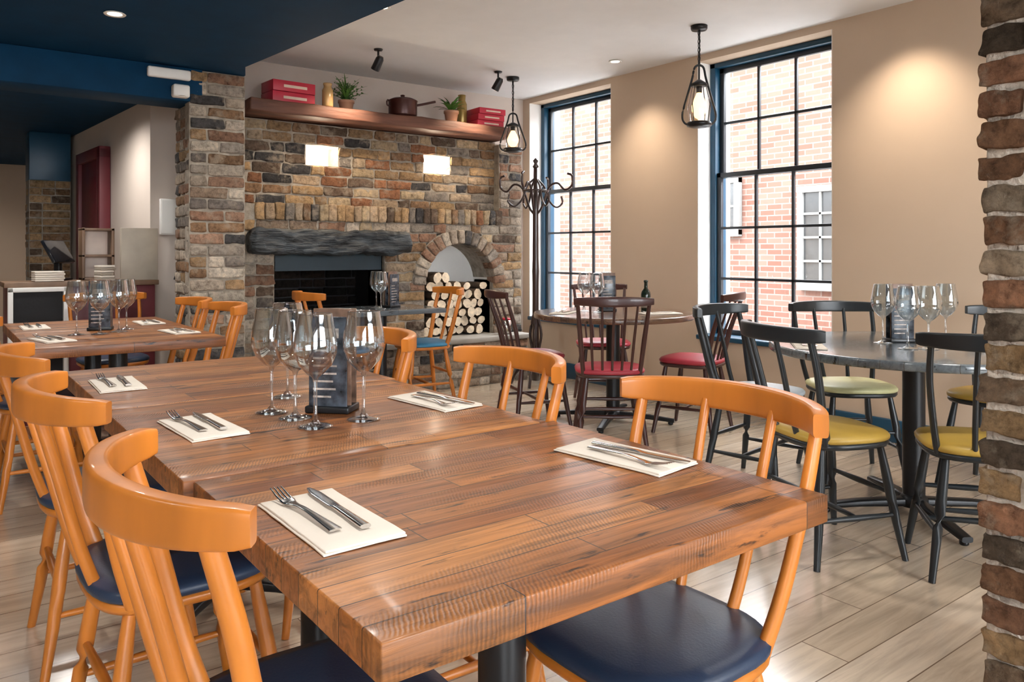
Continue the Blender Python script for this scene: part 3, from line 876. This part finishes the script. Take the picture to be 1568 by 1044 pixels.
def spotlight(x, y, tx, ty, tz, e=60):
    b = MB()
    b.lathe([(.03, -.012), (.034, -.001)], (0,0,0), 'blackmetal', 20)
    b.sweep([(0,0,0),(0,0,-.09)], .008, mat='blackmetal', seg=8)
    dirv = (V((tx, ty, tz))-V((x, y, HC-.1))).normalized()
    p0 = V((0,0,-.10))-dirv*.05; p1 = V((0,0,-.10))+dirv*.06
    b.sweep([p0, p0+dirv*.02, p1], [.02, .03, .034], mat='blackmetal', seg=20)
    b.sweep([p1, p1+dirv*.001], .028, mat='lens', seg=20)
    o = b.obj('ceiling_spotlight', (x, y, HC))
    l = bpy.data.lights.new('spot_lamp', 'SPOT'); l.energy = e; l.spot_size = math.radians(85); l.spot_blend = .9; l.color = (1, .80, .58); l.shadow_soft_size = .03
    lo = bpy.data.objects.new('spot_lamp', l); lo.parent = o; lo.location = p1+dirv*.02
    lo.rotation_euler = dirv.to_track_quat('-Z', 'Y').to_euler()
    bpy.context.scene.collection.objects.link(lo)
spotlight(2.69, 5.25, 2.5, 5.9, 1.6, 48); spotlight(3.83, 5.30, 3.6, 5.9, 1.6, 48)
for xc in (2.5225, 3.59):
    l = bpy.data.lights.new('niche_lamp', 'POINT'); l.energy = 7; l.color = (1, .82, .6); l.shadow_soft_size = .02
    b = MB(); b.lathe([(.02, -.008), (.022, 0)], (0,0,0), 'lens', 16); o = b.obj('niche_light', (xc, 6.0, 2.011))
    lo = bpy.data.objects.new('niche_lamp', l); lo.parent = o; lo.location = (0, -.07, -.04); bpy.context.scene.collection.objects.link(lo)

# ------------------------------------------------------------------ mantel items
MZ = 2.29
def boxes(x, y, w, h, n, name, dd=.22):
    b = MB(); z = 0
    for i in range(n):
        hh = h/n; s = R.uniform(-.02, .02)
        b.box((-w/2+s, -dd/2, z), (w/2+s, dd/2, z+hh-.003), 'redbox', r=.004)
        b.box((-w*.25+s, -dd/2-.001, z+hh*.35), (w*.3+s, -dd/2+.002, z+hh*.6), 'label')
        z += hh
    b.obj(name, (x, y, MZ), R.uniform(-.08, .08))
boxes(2.23, 5.82, .34, .17, 2, 'red_gift_box'); boxes(4.07, 5.82, .28, .17, 3, 'red_gift_box')
b = MB(); b.lathe([(.035,0),(.042,.01),(.042,.13),(.03,.15),(.03,.17),(.034,.172),(.034,.185),(.01,.186)], (0,0,0), 'jar', 24); b.obj('glass_jar', (2.485, 5.70, MZ))
b = MB(); b.lathe([(.035,0),(.045,.02),(.045,.21),(.032,.24),(.036,.29),(.03,.292)], (0,0,0), 'gold', 24); b.obj('gold_vase', (3.86, 5.90, MZ))
def plant(name, x, y, n, L, wide, hpot):
    b = MB()
    b.lathe([(.045,0),(.06,hpot*.8),(.066,hpot*.8),(.066,hpot),(.055,hpot),(.05,hpot*.85),(.01,hpot*.85)], (0,0,0), 'terra', 24)
    for i in range(n):
        a = R.uniform(0, 6.283); el = R.uniform(.7, 1.55); l = L*R.uniform(.6, 1.0)
        dr = V((math.cos(a), math.sin(a), 0)); p = V((0,0,hpot*.85)); pts = [p.copy()]
        for k in range(5):
            e = el-k*.22
            p = p+(dr*math.cos(e)+V((0,0,1))*math.sin(e))*l/5; pts.append(p.copy())
        side = V((-dr.y, dr.x, 0))
        vs = []
        for k, q in enumerate(pts):
            w = wide*(.3+math.sin(math.pi*min(1, (k+.4)/5.6)))*.5 if k < 5 else .001
            vs += [q-side*w, q+side*w]
        b.add(vs, [(2*k, 2*k+1, 2*k+3, 2*k+2) for k in range(5)], 'leaf')
        if wide < .015:
            for k in range(1, 5):
                for s in (-1, 1):
                    q = pts[k]; t = q+side*s*.028+V((0,0,.008)); m_ = q+side*s*.014+dr*.008; m2 = q+side*s*.014-dr*.006
                    b.add([q, m_, t, m2], [(0,1,2,3)], 'leaf')
    b.obj(name, (x, y, MZ))
plant('potted_fern', 2.71, 5.85, 46, .26, .010, .10); plant('potted_plant', 3.67, 5.78, 44, .20, .026, .11)
b = MB()
b.lathe([(.10,0),(.115,.008),(.12,.03),(.12,.14),(.126,.145),(.12,.15),(.09,.165),(.03,.172),(.015,.175),(.02,.195),(.005,.20)], (0,0,0), 'copper', 32)
b.sweep(crom([(.115,0,.12),(.18,-.02,.135),(.30,-.03,.17)],4), .010, mat='copper', seg=10)
b.sweep(crom([(-.115,0,.13),(-.145,0,.14),(-.145,0,.10),(-.115,0,.09)],4), .007, mat='copper', seg=8)
b.obj('copper_saucepan', (3.20, 5.80, MZ))

# ------------------------------------------------------------------ coat stand
b = MB()
H = 1.95
b.lathe([(.034,.05), (.034,.12), (.029,.18), (.028,.9), (.031,1.0), (.027,1.1), (.025,1.5), (.028,1.56), (.022,1.62), (.018,H-.05)], (0,0,0), 'standwood', 18)
b.lathe([(.012,H-.06),(.028,H-.04),(.012,H-.015),(.024,H+.01),(.004,H+.035)], (0,0,0), 'standwood', 16)
for k in range(4):
    a = k*math.pi/2+.3; c, s = math.cos(a), math.sin(a)
    pts = [(.018,1.50),(.06,1.56),(.12,1.72),(.20,1.76),(.27,1.70),(.33,1.74),(.33,1.82),(.29,1.84)]
    b.sweep([V((q.x*c, q.x*s, q.y)) for q in crom([(r, z, 0) for r, z in pts], 5)], .010, mat='standwood', seg=8)
    a += .78; c, s = math.cos(a), math.sin(a)
    pts = [(.018,1.80),(.08,1.74),(.13,1.62),(.20,1.56),(.26,1.60),(.25,1.66)]
    b.sweep([V((q.x*c, q.x*s, q.y)) for q in crom([(r, z, 0) for r, z in pts], 5)], .009, mat='standwood', seg=8)
b.sweep([(.11*math.cos(t*.2618), .11*math.sin(t*.2618), 1.70) for t in range(24)], .008, mat='standwood', seg=8, closed=True)
for k in range(4):
    a = k*math.pi/2+.4; c, s = math.cos(a), math.sin(a)
    pts = [(.018,.62),(.05,.45),(.03,.28),(.10,.20),(.18,.10),(.22,.012)]
    b.sweep([V((q.x*c, q.x*s, q.y)) for q in crom([(r, z, 0) for r, z in pts], 5)], .012, mat='standwood', seg=8)
b.sweep([(.135*math.cos(t*.2618), .135*math.sin(t*.2618), .165) for t in range(24)], .009, mat='standwood', seg=8, closed=True)
b.obj('coat_stand', (4.24, 5.31, 0), .25)

# ------------------------------------------------------------------ host counter at left rear
b = MB()
b.box((.42, 6.12, 0), (1.33, 6.47, .93), 'maroon', r=.006)
b.box((.40, 6.09, .93), (1.35, 6.49, .965), 'shelfwood', r=.004)
for xx in (.42, .74): b.box((xx, 6.06, 0), (xx+.03, 6.119, .93), 'white', r=.003)
for zz in (.1, .45, .90): b.box((.42, 6.06, zz), (.77, 6.119, zz+.03), 'white', r=.003)
b.box((.45, 6.11, .13), (.74, 6.121, .9), 'soot')
b.box((1.10, 6.10, .965), (1.345, 6.14, 1.34), 'greypanel', r=.004)
# small open wooden shelf on the counter
for xx in (.88, 1.07): b.box((xx, 6.28, .965), (xx+.02, 6.45, 1.34), 'shelfwood', r=.003)
for zz in (.966, 1.13, 1.32): b.box((.88, 6.28, zz), (1.09, 6.45, zz+.018), 'shelfwood', r=.003)
b.box((.88, 6.44, .965), (1.09, 6.455, 1.34), 'label')
b.obj('host_counter')
b = MB(); b.box((-.02, -.02, 0), (.02, .02, .12), 'blackmetal', r=.004); b.box((-.08, -.06, 0), (.08, .06, .012), 'blackmetal', r=.004)
ax_ = (V((1,0,0)), V((0,.5,.86)), V((0,-.86,.5)))
b.box((-.12,-.09,-.012),(.12,.09,.012),'screen',r=.006,axes=ax_,org=(0,0,.2)); b.obj('till_monitor', (.74, 6.35, .968), .9)
b = MB()
for i in range(5): b.box((-.09, -.06, i*.014), (.09+R.uniform(-.01,.01), .06, i*.014+.012), 'paper', r=.002)
b.obj('menu_stack', (.66, 6.17, .968), .1)
b = MB()
for i in range(6): b.box((-.05, -.05, i*.018), (.05+R.uniform(-.01,.01), .05, i*.018+.015), 'paper' if i % 2 else 'greypanel', r=.002)
b.obj('book_pile', (1.01, 6.19, .968), .3)
b = MB(); b.box((1.44, 6.46, 1.30), (1.60, 6.499, 1.58), 'white', r=.006); b.box((1.45,6.455,1.31),(1.59,6.462,1.57),'white', r=.003)
b.sweep(crom([(1.60, 6.49, 1.52), (1.64, 6.49, 1.45), (1.62, 6.49, 1.2), (1.55, 6.49, .95)], 5), .006, mat='blackmetal', seg=6); b.obj('electrical_box')
b = MB(); b.box((1.10, 5.255, 2.27), (1.36, 5.299, 2.335), 'white', r=.012); b.obj('emergency_light')
b = MB(); b.box((1.245, 5.225, 2.155), (1.345, 5.299, 2.235), 'white', r=.012); b.lathe([(.03,0),(.02,.003)], (1.295,5.24,2.16), 'greypanel', 16); b.obj('alarm_sounder')
b = MB(); b.lathe([(.03,0),(.045,.01),(.045,.12),(.035,.125)],(0,0,0),'steel',24); b.lathe([(.04,.125),(.04,.14),(.01,.145)],(0,0,0),'redbox',24); b.obj('storage_jar', (4.18, 5.66, .43))

# ------------------------------------------------------------------ light / world / camera
w = bpy.data.worlds.new('World'); bpy.context.scene.world = w; w.use_nodes = True
bg = w.node_tree.nodes['Background']; bg.inputs[0].default_value = (.92, .96, 1, 1); bg.inputs[1].default_value = 20.0
s = bpy.data.lights.new('sun', 'SUN'); s.energy = 3.0; s.angle = .02; s.color = (1, .95, .88)
so = bpy.data.objects.new('sun', s); so.rotation_euler = V((.80, -.2, -.65)).to_track_quat('-Z', 'Y').to_euler(); so.location = (0, 0, 12)
bpy.context.scene.collection.objects.link(so)
bpy.context.scene.view_settings.view_transform = 'Standard'

cam = bpy.data.cameras.new('camera'); cam.sensor_width = 36; cam.lens = 36*FX/1568
cam.shift_y = -(521.8-HZ)/1568; cam.clip_start = .02
co = bpy.data.objects.new('camera', cam); co.location = (0, 0, CAMZ); co.rotation_euler = (math.pi/2, 0, -math.atan2(.6, .8))
bpy.context.scene.collection.objects.link(co); bpy.context.scene.camera = co
